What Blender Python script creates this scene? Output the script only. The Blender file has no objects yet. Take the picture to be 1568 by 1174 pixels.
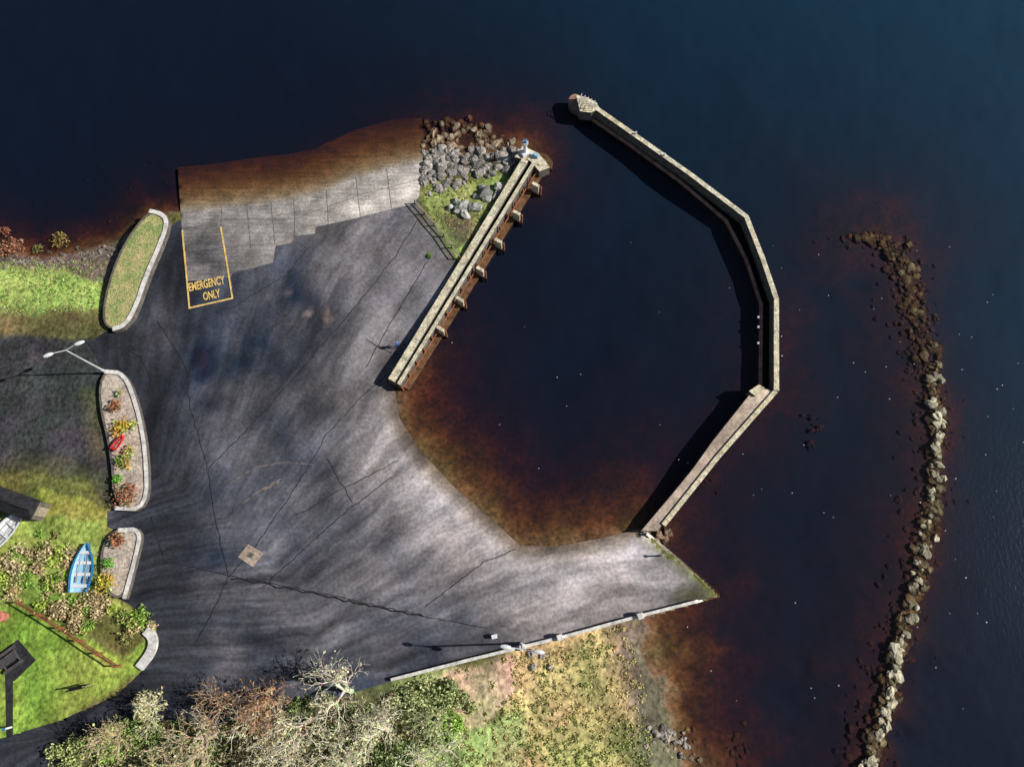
import bpy, bmesh, math, random
import numpy as np
from mathutils import Vector
from mathutils.geometry import delaunay_2d_cdt
random.seed(7); rng=np.random.default_rng(7)
S=bpy.context.scene
# ------------------------------------------------------------------ image pixels -> world metres, cast through the camera onto level planes
TILT=math.radians(17.0); F=1045.0; HC=70.0
cT,sT=math.cos(TILT),math.sin(TILT)
def T(u,v,z):
    u=np.asarray(u,float); v=np.asarray(v,float)
    dx=(u-784)/F; dy=(586.5-v)/F
    dz=dy*sT-cT; t=(z-HC)/dz
    return t*dx, t*(dy*cT+sT), z+0*t
def T1(u,v,z):
    a=T(u,v,z); return Vector((float(a[0]),float(a[1]),float(z)))
def vn(x,y,s=0):
    xi=np.floor(x); yi=np.floor(y); fx=x-xi; fy=y-yi
    fx=fx*fx*(3-2*fx); fy=fy*fy*(3-2*fy)
    def h(a,b):
        q=np.sin(a*127.1+b*311.7+s*74.7)*43758.5453; return q-np.floor(q)
    return (h(xi,yi)*(1-fx)+h(xi+1,yi)*fx)*(1-fy)+(h(xi,yi+1)*(1-fx)+h(xi+1,yi+1)*fx)*fy
def fbm(x,y,s=0): return vn(x,y,s)*.55+vn(x*2.1,y*2.1,s+3)*.28+vn(x*4.3,y*4.3,s+7)*.17
def pd(U,V,poly,closed=False):
    U=np.asarray(U,float);V=np.asarray(V,float)
    p=list(poly)+([poly[0]] if closed else [])
    d=np.full(U.shape,1e9)
    for (a,b),(c,e) in zip(p[:-1],p[1:]):
        vx,vy=c-a,e-b; L=vx*vx+vy*vy+1e-9
        t=np.clip(((U-a)*vx+(V-b)*vy)/L,0,1)
        d=np.minimum(d,np.hypot(U-a-t*vx,V-b-t*vy))
    return d
def inp(U,V,poly):
    U=np.asarray(U,float);V=np.asarray(V,float)
    r=np.zeros(U.shape,bool); n=len(poly)
    for i in range(n):
        x1,y1=poly[i]; x2,y2=poly[(i+1)%n]
        if y1==y2: continue
        c=((y1>V)!=(y2>V))&(U<(x2-x1)*(V-y1)/(y2-y1)+x1)
        r^=c
    return r
beach=[(596,586),(597,640),(614,675),(634,702),(660,730),(684,754),(712,778),(737,800),(765,826),(789,847),(820,850),(850,849),(890,843),(925,836),(960,828)]
rampl=[(235,330),(275,322),(330,317),(380,312),(450,303),(500,290),(540,272),(590,258),(645,246)]
rocksh=[(645,246),(700,240),(790,235)]
lefts=[(-3000,375),(-60,372),(0,380),(60,396),(130,383),(180,370),(235,330)]
sesh=[(985,945),(1002,1000),(1012,1060),(1030,1120),(1050,1180),(1300,3500)]
LAND=lefts+rampl[1:]+rocksh[1:]+[(806,238),(602,586)]+beach[1:]+[(987,813),(1100,910)]+sesh+[(-3000,3500)]
reef=[(1312,365),(1350,362),(1385,400),(1400,470),(1412,520),(1428,580),(1438,650),(1432,730),(1424,800),(1408,880),(1390,950),(1372,1020),(1355,1090),(1335,1150),(1315,1230)]
eout=[(1195,470),(1195,600),(1100,720),(1025,810),(1100,905)]
APR=[(262,345),(282,332),(420,325),(560,300),(636,300),(668,350),(704,404),(590,583),(604,588),(612,640),(648,694),(695,744),(748,790),(796,834),(850,836),(925,822),(990,806),(1102,910),(980,942),(855,977),(600,1042),(470,1080),(330,1110),(250,1105),(130,1145),(60,1180),(-120,1220),(-120,1145),(0,1130),(90,1103),(180,1063),(214,1030),(240,985),(240,962),(200,925),(180,915),(180,812),(165,806),(165,782),(180,778),(180,570),(158,566),(135,525),(165,505),(200,450),(235,350)]
RAMP=[(272,256),(330,250),(400,240),(440,236),(480,228),(510,214),(540,200),(600,183),(646,180),(650,215),(642,300),(632,312),(590,322),(540,335),(484,347),(482,357),(450,362),(447,372),(422,376),(418,402),(356,418),(354,424),(287,430),(278,345)]
DS=.35
def ha(U,V):
    ins=inp(U,V,LAND); db=pd(U,V,beach); dr=pd(U,V,rampl)
    g=np.minimum(db*.011,dr*.014); pos=1.3*(1-np.exp(-g/1.3))
    neg=-np.minimum(db*.013,dr*.0185)*DS
    return np.where(ins,pos,neg)
def ht(U,V):
    U=np.asarray(U,float);V=np.asarray(V,float)
    km=np.clip((V-945)/40,0,1)*np.clip((U-900)/40,0,1)
    U0,V0=U,V
    U=U0+(fbm(U0/32,V0/32,31)-.5)*70*km
    ins=inp(U,V,LAND)
    db=pd(U,V,beach);dr=pd(U,V,rampl);dk=pd(U,V,rocksh);dl=pd(U,V,lefts);ds=pd(U,V,sesh)
    g=np.minimum.reduce([db*.011,dr*.014,dk*.016,dl*.02,ds*.012])
    zl=1.3*(1-np.exp(-g/1.3))+(fbm(U/30,V/30,2)-.5)*.25*np.clip(g,0,1)
    n=(fbm(U/60,V/60,5)-.5); n2=(fbm(U/14,V/14,9)-.5)
    wob=1+.5*n
    dre=pd(U,V,reef); ru=np.interp(V,[362,400,470,520,580,650,730,800,880,950,1020,1090,1150,1230],[1350,1385,1400,1412,1428,1438,1432,1424,1408,1390,1372,1355,1335,1315])
    side=np.clip((U-ru+10)/60,0,1)*np.clip((V-380)/120,0,1)
    D=np.minimum.reduce([db*.0155,.45+dr*.04,.05+dk*.028,.25+dl*.042,.1+ds*.0150,1.75+pd(U,V,eout)*.015,1.2+np.maximum(dre-8,0)*(.015+.03*side)+np.clip((520-V)/200,0,1)*.1])*wob
    D=np.maximum(D+n2*.22*np.exp(-D*.7),.02)
    zw=-6*(1-np.exp(-D/6))*DS
    z=np.where(ins,zl,zw)
    a=ha(U0,V0)-.08
    z=np.where(inp(U0,V0,APR),a,z)
    z=np.where(inp(U0,V0,RAMP),np.minimum(z,a),z)
    return z
def hs(u,v,f=ht): return float(f(np.array([u]),np.array([v]))[0])
def L(u,v,dz=0,f=ht):
    return T1(u,v,hs(u,v,f)+dz)
# ------------------------------------------------------------------ material helpers
def newmat(name):
    m=bpy.data.materials.new(name); m.use_nodes=True; nt=m.node_tree
    b=nt.nodes['Principled BSDF']; return m,nt,b
def N(nt,t,**k):
    n=nt.nodes.new(t)
    for a,b in k.items(): setattr(n,a,b)
    return n
def mth(nt,op,a,b=None,c=None):
    n=N(nt,'ShaderNodeMath',operation=op)
    for i,x in enumerate((a,b,c)):
        if x is None: continue
        if isinstance(x,(int,float)): n.inputs[i].default_value=x
        else: nt.links.new(x,n.inputs[i])
    return n.outputs[0]
def vmul(nt,a,b,op='MULTIPLY'):
    n=N(nt,'ShaderNodeVectorMath',operation=op)
    for i,x in enumerate((a,b)):
        if isinstance(x,tuple): n.inputs[i].default_value=x
        elif isinstance(x,(int,float)): n.inputs[i].default_value=(x,x,x)
        else: nt.links.new(x,n.inputs[i])
    return n.outputs[0]
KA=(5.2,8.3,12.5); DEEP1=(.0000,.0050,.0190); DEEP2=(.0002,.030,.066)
def absorb(nt,col):
    """peaty lake water: the light coming back from a surface under the level z=0 is absorbed with depth"""
    g=N(nt,'ShaderNodeNewGeometry'); s=N(nt,'ShaderNodeSeparateXYZ'); nt.links.new(g.outputs['Position'],s.inputs[0])
    z=mth(nt,'MINIMUM',s.outputs[2],0.0)
    cb=N(nt,'ShaderNodeCombineXYZ')
    for i,k in enumerate(KA): nt.links.new(mth(nt,'EXPONENT',mth(nt,'MULTIPLY',z,k)),cb.inputs[i])
    wet=N(nt,'ShaderNodeMapRange'); wet.inputs[1].default_value=0.0; wet.inputs[2].default_value=.10; wet.inputs[3].default_value=.6; wet.inputs[4].default_value=1
    nt.links.new(s.outputs[2],wet.inputs[0])
    c=vmul(nt,vmul(nt,col,cb.outputs[0]),wet.outputs[0])
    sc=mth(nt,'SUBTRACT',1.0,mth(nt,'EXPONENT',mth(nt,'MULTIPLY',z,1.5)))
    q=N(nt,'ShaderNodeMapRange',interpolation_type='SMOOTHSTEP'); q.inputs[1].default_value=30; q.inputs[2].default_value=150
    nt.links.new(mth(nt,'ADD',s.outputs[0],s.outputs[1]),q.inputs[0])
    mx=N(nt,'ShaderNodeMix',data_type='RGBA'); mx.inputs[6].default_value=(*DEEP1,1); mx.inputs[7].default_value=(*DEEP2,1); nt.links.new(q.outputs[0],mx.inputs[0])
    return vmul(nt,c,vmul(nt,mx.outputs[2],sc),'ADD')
def mk(name,base,mods=(),rough=.9,bump=.0,bscale=8,spec=.15,ab=True,gap=None):
    m,nt,b=newmat(name)
    if isinstance(base,str):
        a=N(nt,'ShaderNodeAttribute',attribute_name=base); col=a.outputs['Color']
    else:
        r=N(nt,'ShaderNodeRGB'); r.outputs[0].default_value=(*base,1); col=r.outputs[0]
    geo=N(nt,'ShaderNodeNewGeometry')
    for md in mods:
        src,sc,lo,hi,det=md[:5]; st=md[5] if len(md)>5 else (1,1,1)
        vec=geo.outputs['Position'] if src=='pos' else N(nt,'ShaderNodeAttribute',attribute_name=src).outputs['Vector']
        vec=vmul(nt,vec,st)
        nz=N(nt,'ShaderNodeTexNoise'); nz.inputs['Scale'].default_value=sc; nz.inputs['Detail'].default_value=min(det,3); nz.inputs['Roughness'].default_value=.6
        nt.links.new(vec,nz.inputs['Vector'])
        mr=N(nt,'ShaderNodeMapRange'); mr.inputs[1].default_value=.33; mr.inputs[2].default_value=.67
        if isinstance(lo,tuple):
            nt.links.new(nz.outputs[0],mr.inputs[0])
            mx=N(nt,'ShaderNodeMix',data_type='RGBA'); mx.inputs[6].default_value=(*lo,1); mx.inputs[7].default_value=(*hi,1)
            nt.links.new(mr.outputs[0],mx.inputs[0]); col=vmul(nt,col,mx.outputs[2])
        else:
            mr.inputs[3].default_value=lo; mr.inputs[4].default_value=hi
            nt.links.new(nz.outputs[0],mr.inputs[0]); col=vmul(nt,col,mr.outputs[0])
    if gap:
        a=N(nt,'ShaderNodeAttribute',attribute_name='along')
        fr=mth(nt,'FRACT',mth(nt,'DIVIDE',a.outputs['Fac'],gap)); lt=mth(nt,'LESS_THAN',fr,.05)
        col=vmul(nt,col,mth(nt,'SUBTRACT',1.0,mth(nt,'MULTIPLY',lt,.35)))
    if ab: col=absorb(nt,col)
    nt.links.new(col,b.inputs['Base Color'])
    b.inputs['Roughness'].default_value=rough; b.inputs['Specular IOR Level'].default_value=spec
    if bump:
        nz=N(nt,'ShaderNodeTexNoise'); nz.inputs['Scale'].default_value=bscale; nz.inputs['Detail'].default_value=3
        nt.links.new(geo.outputs['Position'],nz.inputs['Vector'])
        bp=N(nt,'ShaderNodeBump'); bp.inputs['Strength'].default_value=1
        # relief only above the water level
        s=N(nt,'ShaderNodeSeparateXYZ'); nt.links.new(geo.outputs['Position'],s.inputs[0])
        mr=N(nt,'ShaderNodeMapRange'); mr.inputs[1].default_value=-.35; mr.inputs[2].default_value=.2; mr.inputs[3].default_value=0; mr.inputs[4].default_value=bump
        nt.links.new(s.outputs[2],mr.inputs[0]); nt.links.new(mr.outputs[0],bp.inputs['Distance'])
        nt.links.new(nz.outputs[0],bp.inputs['Height']); nt.links.new(bp.outputs[0],b.inputs['Normal'])
    return m
M={}
M['ground']=mk('ground_mat','Col',[('pos',.35,.65,1.4,4),('pos',2.2,.55,1.5,4),('pos',.12,(.85,1.05,.8),(1.25,.95,1.1),2)],bump=.15,bscale=2.5)
M['asphalt']=mk('asphalt_mat','Col',[('fan',1.0,.5,1.6,4),('fan2',1.0,.68,1.36,3),('pos',.3,.78,1.25,5),('pos',3.0,.75,1.28,4),('pos',.16,(.97,.99,1.05),(1.04,1.0,.97),2)],rough=.75)
M['ramp']=mk('ramp_concrete','Col',[('pos',.6,.7,1.3,5),('pos',4,.72,1.28,4),('pos',1,.8,1.2,3,(.3,3,1))])
M['stone']=mk('coping_stone',(.72,.65,.50),[('pos',1.5,.6,1.25,5),('pos',6,.7,1.2,4),('pos',.3,(1,.96,.85),(.95,1,1),2)],bump=.05,gap=1.3)
M['walk']=mk('walkway_concrete',(.56,.44,.35),[('pos',.35,.6,1.4,4),('pos',4,.7,1.25,4)],gap=4.2)
M['redstone']=mk('wet_red_stone',(.42,.25,.18),[('pos',1.5,.6,1.3,5)],bump=.05)
M['brownledge']=mk('timber_waling',(.17,.09,.045),[('pos',1.5,.5,1.4,5)],bump=.04)
M['wallbody']=mk('wall_masonry',(.16,.14,.12),[('pos',2,.6,1.3,5)],bump=.1)
M['kerb']=mk('kerb_concrete',(.76,.73,.68),[('pos',1.5,.65,1.15,5),('pos',7,.8,1.1,4)],gap=1.0)
M['rock']=mk('rock_mat','Col',[('pos',2.5,.6,1.4,5)],bump=.12,bscale=5)
M['leaf']=mk('foliage_mat','Col',[],rough=.8,ab=False)
M['bark']=mk('pale_bark','Col',[],ab=False)
M['crack']=mk('crack_mat',(.018,.018,.022),[('pos',3,.6,1.6,4)])
M['joint']=mk('joint_mat',(.13,.12,.11),[('pos',3,.6,1.6,4)])
M['scuff']=mk('scuff_mat',(.17,.15,.145),[('pos',2,.4,1.3,4)])
M['yellow']=mk('yellow_paint',(.85,.58,.2),[('pos',3,.6,1.15,5)],rough=.7)
M['timber']=mk('timber_mat',(.26,.10,.05),[('pos',3,.7,1.3,3)])
M['greytimber']=mk('grey_timber',(.32,.27,.2),[('pos',3,.7,1.3,3)])
M['metal']=mk('galvanised_metal',(.55,.56,.57),[('pos',3,.8,1.15,3)],rough=.45,spec=.5)
M['white']=mk('white_paint',(.78,.79,.8),[('pos',3,.85,1.05,3)],rough=.5,spec=.4)
M['blue']=mk('blue_paint',(.04,.22,.5),[('pos',3,.8,1.15,3)],rough=.45,spec=.4)
M['ltblue']=mk('light_blue_paint',(.3,.52,.68),[('pos',3,.8,1.15,3)],rough=.45,spec=.4)
M['dark']=mk('dark_slate',(.03,.03,.035),[('pos',2,.6,1.5,4)])
M['soil']=mk('gravel_soil',(.50,.42,.35),[('pos',4,.6,1.4,5),('pos',.8,.75,1.2,3)],bump=.05)
M['pgrass']=mk('planter_grass',(.38,.40,.17),[('pos',.9,(.6,.8,.6),(1.4,1.1,1.2),4),('pos',5,.6,1.4,4)],bump=.1)
M['red']=mk('red_plastic',(.6,.03,.04),[('pos',3,.8,1.15,3)],rough=.5)
# ------------------------------------------------------------------ mesh builders
def mesh_np(name,V,Fq,mats,cols=None,attrs=None,smooth=False):
    me=bpy.data.meshes.new(name)
    me.from_pydata([tuple(x) for x in V] if not isinstance(V,np.ndarray) else V.tolist(),[],Fq if not isinstance(Fq,np.ndarray) else Fq.tolist())
    for m in mats: me.materials.append(m)
    if cols is not None:
        a=me.attributes.new('Col','FLOAT_COLOR','POINT'); c=np.ones((len(me.vertices),4),np.float32); c[:,:3]=cols; a.data.foreach_set('color',c.ravel())
    for k,x in (attrs or {}).items():
        x=np.asarray(x,np.float32)
        if x.ndim==1: a=me.attributes.new(k,'FLOAT','POINT'); a.data.foreach_set('value',x)
        else: a=me.attributes.new(k,'FLOAT_VECTOR','POINT'); a.data.foreach_set('vector',x.ravel())
    if smooth: me.polygons.foreach_set('use_smooth',[True]*len(me.polygons))
    me.update(); o=bpy.data.objects.new(name,me); S.collection.objects.link(o); return o
class MB:
    def __init__(s): s.v=[];s.f=[];s.m=[];s.a=[];s.c=[]
    def add(s,v,f,mi=0,al=None,col=(1,1,1)):
        o=len(s.v); s.v+= [tuple(x) for x in v]; s.f+=[tuple(i+o for i in q) for q in f]; s.m+=[mi]*len(f)
        s.a+= list(al) if al else [0.5]*len(v); s.c+=[col]*len(v)
    def box(s,c,size,rz=0,mi=0,tilt=0):
        x,y,z=[k/2 for k in size]; vs=[]
        for a in(-1,1):
            for b in(-1,1):
                for d in(-1,1):
                    p=Vector((a*x,b*y,d*z))
                    if tilt: p=Vector((p.x,p.y*math.cos(tilt)-p.z*math.sin(tilt),p.y*math.sin(tilt)+p.z*math.cos(tilt)))
                    vs.append((c[0]+p.x*math.cos(rz)-p.y*math.sin(rz),c[1]+p.x*math.sin(rz)+p.y*math.cos(rz),c[2]+p.z))
        s.add(vs,[(0,1,3,2),(4,6,7,5),(0,4,5,1),(2,3,7,6),(0,2,6,4),(1,5,7,3)],mi)
    def tube(s,p,q,r0,r1,n=8,mi=0,col=(1,1,1),cap=True):
        p=Vector(p);q=Vector(q);d=(q-p)
        if d.length<1e-6: return
        d.normalize(); a=d.orthogonal().normalized(); b=d.cross(a)
        vs=[p+(a*math.cos(6.2832*i/n)+b*math.sin(6.2832*i/n))*r0 for i in range(n)]+[q+(a*math.cos(6.2832*i/n)+b*math.sin(6.2832*i/n))*r1 for i in range(n)]
        fs=[(i,(i+1)%n,n+(i+1)%n,n+i) for i in range(n)]
        if cap: fs+=[tuple(range(n-1,-1,-1)),tuple(range(n,2*n))]
        s.add(vs,fs,mi,None,col)
    def prism(s,top,zb,mi=0,ms=None,al=None):
        n=len(top); top=[Vector(t) for t in top]
        area=sum(top[i].x*top[(i+1)%n].y-top[(i+1)%n].x*top[i].y for i in range(n))
        if area<0: top=top[::-1]; al=al[::-1] if al else None
        s.add(top,[tuple(range(n))],mi,al)
        s.add(top+[Vector((t.x,t.y,zb)) for t in top],[(i,n+i,n+(i+1)%n,(i+1)%n) for i in range(n)],mi if ms is None else ms,(al+al) if al else None)
    def build(s,name,mats,smooth=False,bevel=0):
        o=mesh_np(name,s.v,s.f,mats,np.array(s.c),{'along':s.a},smooth)
        o.data.polygons.foreach_set('material_index',s.m)
        if bevel:
            md=o.modifiers.new('b','BEVEL'); md.width=bevel; md.segments=2; md.limit_method='ANGLE'
        return o
def dens(path,step=10,closed=False):
    p=list(path)+([path[0]] if closed else []); out=[p[0]]
    for (a,b),(c,d) in zip(p[:-1],p[1:]):
        n=max(1,int(math.hypot(c-a,d-b)/step))
        out+=[(a+(c-a)*i/n,b+(d-b)*i/n) for i in range(1,n+1)]
    return out[:-1] if closed else out
def smoothp(path,it=2,closed=False):
    for _ in range(it):
        n=len(path); out=[] if closed else [path[0]]
        rg=range(n) if closed else range(n-1)
        for i in rg:
            a=path[i];b=path[(i+1)%n]
            out+=[(a[0]*.75+b[0]*.25,a[1]*.75+b[1]*.25),(a[0]*.25+b[0]*.75,a[1]*.25+b[1]*.75)]
        if not closed: out.append(path[-1])
        path=out
    return path
def ribbon(mb,pts,w,depth,mi=0,ms=None,closed=False,jit=0.0):
    """pts: world top-centre points; solid wall of width w going down by depth"""
    n=len(pts); Lf=[];Rt=[];al=[];acc=0
    for i,p in enumerate(pts):
        a=pts[(i-1)%n] if (closed or i>0) else p; b=pts[(i+1)%n] if (closed or i<n-1) else p
        d1=Vector((p.x-a.x,p.y-a.y,0)); d2=Vector((b.x-p.x,b.y-p.y,0))
        if d1.length<1e-6:d1=d2
        if d2.length<1e-6:d2=d1
        d1.normalize();d2.normalize(); nn=Vector((-(d1+d2).y,(d1+d2).x,0)).normalized()
        k=1/max(.5,nn.dot(Vector((-d1.y,d1.x,0)))); ww=w/2*k*(1+random.uniform(-jit,jit)); jz=random.uniform(-jit,jit)*.25
        if i: acc+=(p-pts[i-1]).length
        Lf.append(p+nn*ww+Vector((0,0,jz)));Rt.append(p-nn*ww+Vector((0,0,jz)));al.append(acc)
    dd=depth if isinstance(depth,list) else [depth]*n
    vs=Lf+Rt+[x-Vector((0,0,d)) for x,d in zip(Lf,dd)]+[x-Vector((0,0,d)) for x,d in zip(Rt,dd)]
    top=[];sd=[]
    for i in range(n if closed else n-1):
        j=(i+1)%n
        top.append((i,n+i,n+j,j)); sd+=[(2*n+i,i,j,2*n+j),(n+i,3*n+i,3*n+j,n+j)]
    if not closed: sd+=[(0,2*n,3*n,n),(n-1,2*n-1,4*n-1,3*n-1)]
    al4=al*4; o=len(mb.v)
    mb.add(vs,top,mi,al4)
    mb.f+=[tuple(k+o for k in q) for q in sd]; mb.m+=[mi if ms is None else ms]*len(sd)
def sheet(name,poly,zf,mat,step=8,colf=None,attrf=None,off=0):
    bp_=dens(poly,step,True); n=len(bp_)
    gu=np.arange(min(p[0] for p in poly)+step/2,max(p[0] for p in poly),step); gv=np.arange(min(p[1] for p in poly)+step/2,max(p[1] for p in poly),step)
    GU,GV=np.meshgrid(gu,gv); GU=GU.ravel();GV=GV.ravel(); k=inp(GU,GV,poly)&(pd(GU,GV,poly,True)>step*.35); GU=GU[k];GV=GV[k]
    pts=[Vector(p) for p in bp_]+[Vector((a,b)) for a,b in zip(GU,GV)]
    r=delaunay_2d_cdt(pts,[(i,(i+1)%n) for i in range(n)],[],0,1e-4)
    P2=np.array([tuple(p) for p in r[0]]); Fc=np.array(r[2]); ce=P2[Fc].mean(1); Fc=Fc[inp(ce[:,0],ce[:,1],poly)]
    U=P2[:,0];V=P2[:,1]
    z=zf(U,V)+off; x,y,z=T(U,V,z); P=np.stack([x,y,z],1)
    nz=np.cross(P[Fc[:,1]]-P[Fc[:,0]],P[Fc[:,2]]-P[Fc[:,0]])[:,2]; Fc[nz<0]=Fc[nz<0][:,::-1]
    return mesh_np(name,P,Fc,[mat],colf(U,V) if colf else None,attrf(U,V) if attrf else None,True)
def strip(mb,path,w,off,f=ha,mi=0,wig=0):
    p=dens(path,8); pts=[]
    for i,(a,b) in enumerate(p):
        if wig: a+=random.uniform(-wig,wig); b+=random.uniform(-wig,wig)
        pts.append(L(a,b,off,f))
    n=len(pts)
    for i in range(n-1):
        d=(pts[i+1]-pts[i])
        if d.length<1e-5: continue
        nn=Vector((-d.y,d.x,0)).normalized()*w/2
        mb.add([pts[i]-nn,pts[i+1]-nn,pts[i+1]+nn,pts[i]+nn],[(0,1,2,3)],mi)
# ------------------------------------------------------------------ terrain
us=np.concatenate([np.arange(-900,-60,60),np.arange(-60,1630,5),np.arange(1630,2500,60)]).astype(float)
vs_=np.concatenate([np.arange(-500,-60,55),np.arange(-60,1240,5),np.arange(1240,2000,60)]).astype(float)
U,V=np.meshgrid(us,vs_); Z=ht(U,V)
def zone(C,U,V,poly,col,wob=10,soft=8,amt=1,s=1):
    uu=U+(fbm(U/25,V/25,s)-.5)*2*wob; vv=V+(fbm(U/25,V/25,s+11)-.5)*2*wob
    i=inp(uu,vv,poly); d=pd(uu,vv,poly,True); w=np.clip(np.where(i,d,-d)/soft+.5,0,1)*amt
    return C*(1-w[...,None])+np.array(col)*w[...,None]
C=np.ones(U.shape+(3,))*np.array((.12,.125,.04))
C=zone(C,U,V,[(-900,340),(0,370),(185,350),(240,330),(170,430),(60,412),(-900,400)],(.15,.125,.10))
C=zone(C,U,V,[(-900,395),(60,408),(150,425),(155,472),(0,488),(-900,488)],(.32,.45,.12),14)
C=zone(C,U,V,[(-900,480),(150,475),(165,515),(150,525),(-900,505)],(.16,.13,.06),10,soft=16)
C=zone(C,U,V,[(-900,492),(190,518),(190,790),(60,745),(0,735),(-900,730)],(.046,.047,.055),8)
C=zone(C,U,V,[(-60,710),(60,700),(172,730),(172,785),(60,750),(-60,740)],(.13,.12,.05),14,soft=30,amt=.55)
C=zone(C,U,V,[(130,600),(160,600),(165,700),(140,700)],(.13,.12,.04),10,soft=26,amt=.5)
C=zone(C,U,V,[(60,745),(172,780),(170,840),(60,840)],(.30,.27,.07),10)
C=zone(C,U,V,[(-900,735),(70,745),(165,775),(140,740),(60,722)],(.24,.22,.06),10,soft=14,amt=.6)
C=zone(C,U,V,[(90,790),(170,790),(150,900),(240,960),(190,940),(-60,915),(-900,915),(-900,815)],(.26,.34,.08),12)
C=zone(C,U,V,[(-900,915),(40,925),(190,1010),(245,955),(238,1000),(210,1032),(90,1105),(0,1132),(-900,1200)],(.23,.36,.06),4)
C=zone(C,U,V,[(-900,1250),(0,1185),(130,1140),(400,1085),(600,1040),(690,1025),(690,1300),(-900,1900)],(.14,.14,.07),8)
C=zone(C,U,V,[(600,1045),(700,1020),(690,1240),(600,1240)],(.36,.39,.18),14)
C=zone(C,U,V,[(770,985),(960,945),(1010,1050),(1030,1260),(790,1260)],(.46,.40,.18),14)
C=zone(C,U,V,[(683,1030),(780,1005),(790,1060),(745,1105),(700,1135),(678,1085)],(.58,.40,.30),8)
C=zone(C,U,V,[(700,1125),(800,1090),(810,1240),(700,1240)],(.40,.46,.20),12)
C=zone(C,U,V,[(925,950),(1000,935),(1060,1250),(985,1250),(955,1060)],(.15,.15,.10),14,soft=40)
C=zone(C,U,V,[(870,985),(900,980),(985,1180),(960,1190)],(.15,.18,.06),6,soft=20,amt=.6)
C=zone(C,U,V,[(636,300),(650,265),(700,285),(790,262),(706,405)],(.28,.33,.11),5)
C=zone(C,U,V,[(675,335),(720,325),(735,365),(700,380)],(.13,.11,.07),6,soft=14)
C=zone(C,U,V,[(640,180),(790,210),(790,250),(700,265),(645,275)],(.13,.11,.09),8)
bed=np.ones(C.shape)*np.array((.34,.27,.18))*(0.5+1.0*fbm(U/16,V/16,21))[...,None]
w=np.clip((.04-Z)/.06,0,1)[...,None]; C=C*(1-w)+bed*w
X,Y,Z=T(U,V,Z)
X,Y,Z=[np.pad(a,1,mode='edge') for a in (X,Y,Z)]; C=np.pad(C,((1,1),(1,1),(0,0)),mode='edge')
mask=np.zeros(X.shape,bool);mask[0,:]=mask[-1,:]=True;mask[:,0]=mask[:,-1]=True
X=np.where(mask,X*25,X);Y=np.where(mask,Y*25,Y)
ny,nx=X.shape; idx=np.arange(ny*nx).reshape(ny,nx)
Fq=np.stack([idx[:-1,:-1],idx[1:,:-1],idx[1:,1:],idx[:-1,1:]],-1).reshape(-1,4)
mesh_np('ground',np.stack([X,Y,Z],-1).reshape(-1,3),Fq,[M['ground']],C.reshape(-1,3),None,True)
# ------------------------------------------------------------------ water
m,nt,b=newmat('lake_water'); nt.nodes.remove(b)
geo=N(nt,'ShaderNodeNewGeometry'); n1=N(nt,'ShaderNodeTexNoise'); n1.inputs['Scale'].default_value=1.9; n1.inputs['Detail'].default_value=2.5; n1.inputs['Roughness'].default_value=.6
nt.links.new(vmul(nt,geo.outputs['Position'],(1.6,.8,1)),n1.inputs['Vector'])
n2=N(nt,'ShaderNodeTexNoise'); n2.inputs['Scale'].default_value=.03; n2.inputs['Detail'].default_value=1; nt.links.new(geo.outputs['Position'],n2.inputs['Vector'])
# ripples: sheltered near the shore, livelier far out on the open lake
sx=N(nt,'ShaderNodeSeparateXYZ'); nt.links.new(geo.outputs['Position'],sx.inputs[0])
far=N(nt,'ShaderNodeMapRange'); far.inputs[1].default_value=40; far.inputs[2].default_value=125; far.inputs[3].default_value=0; far.inputs[4].default_value=.035
nt.links.new(mth(nt,'ADD',sx.outputs[0],sx.outputs[1]),far.inputs[0])
amp=N(nt,'ShaderNodeMapRange'); amp.inputs[1].default_value=.35;amp.inputs[2].default_value=.65;amp.inputs[3].default_value=.008;amp.inputs[4].default_value=.02
nt.links.new(n2.outputs[0],amp.inputs[0])
bp=N(nt,'ShaderNodeBump'); bp.inputs['Strength'].default_value=1
nt.links.new(mth(nt,'ADD',amp.outputs[0],far.outputs[0]),bp.inputs['Distance']); nt.links.new(n1.outputs[0],bp.inputs['Height'])
dt=N(nt,'ShaderNodeVectorMath',operation='DOT_PRODUCT'); nt.links.new(bp.outputs[0],dt.inputs[0]); nt.links.new(geo.outputs['Incoming'],dt.inputs[1])
cs=mth(nt,'ABSOLUTE',dt.outputs['Value']); fr=mth(nt,'ADD',.018,mth(nt,'MULTIPLY',.98,mth(nt,'POWER',mth(nt,'SUBTRACT',1.0,cs),5.0)))
gl=N(nt,'ShaderNodeBsdfGlossy'); gl.inputs['Roughness'].default_value=.15; nt.links.new(bp.outputs[0],gl.inputs['Normal'])
tr=N(nt,'ShaderNodeBsdfTransparent'); mx=N(nt,'ShaderNodeMixShader')
nt.links.new(fr,mx.inputs[0]);nt.links.new(tr.outputs[0],mx.inputs[1]);nt.links.new(gl.outputs[0],mx.inputs[2]);nt.links.new(mx.outputs[0],nt.nodes['Material Output'].inputs[0])
mesh_np('water',[(-3000,-3000,0),(3000,-3000,0),(3000,3000,0),(-3000,3000,0)],[(0,1,2,3)],[m])
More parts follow.
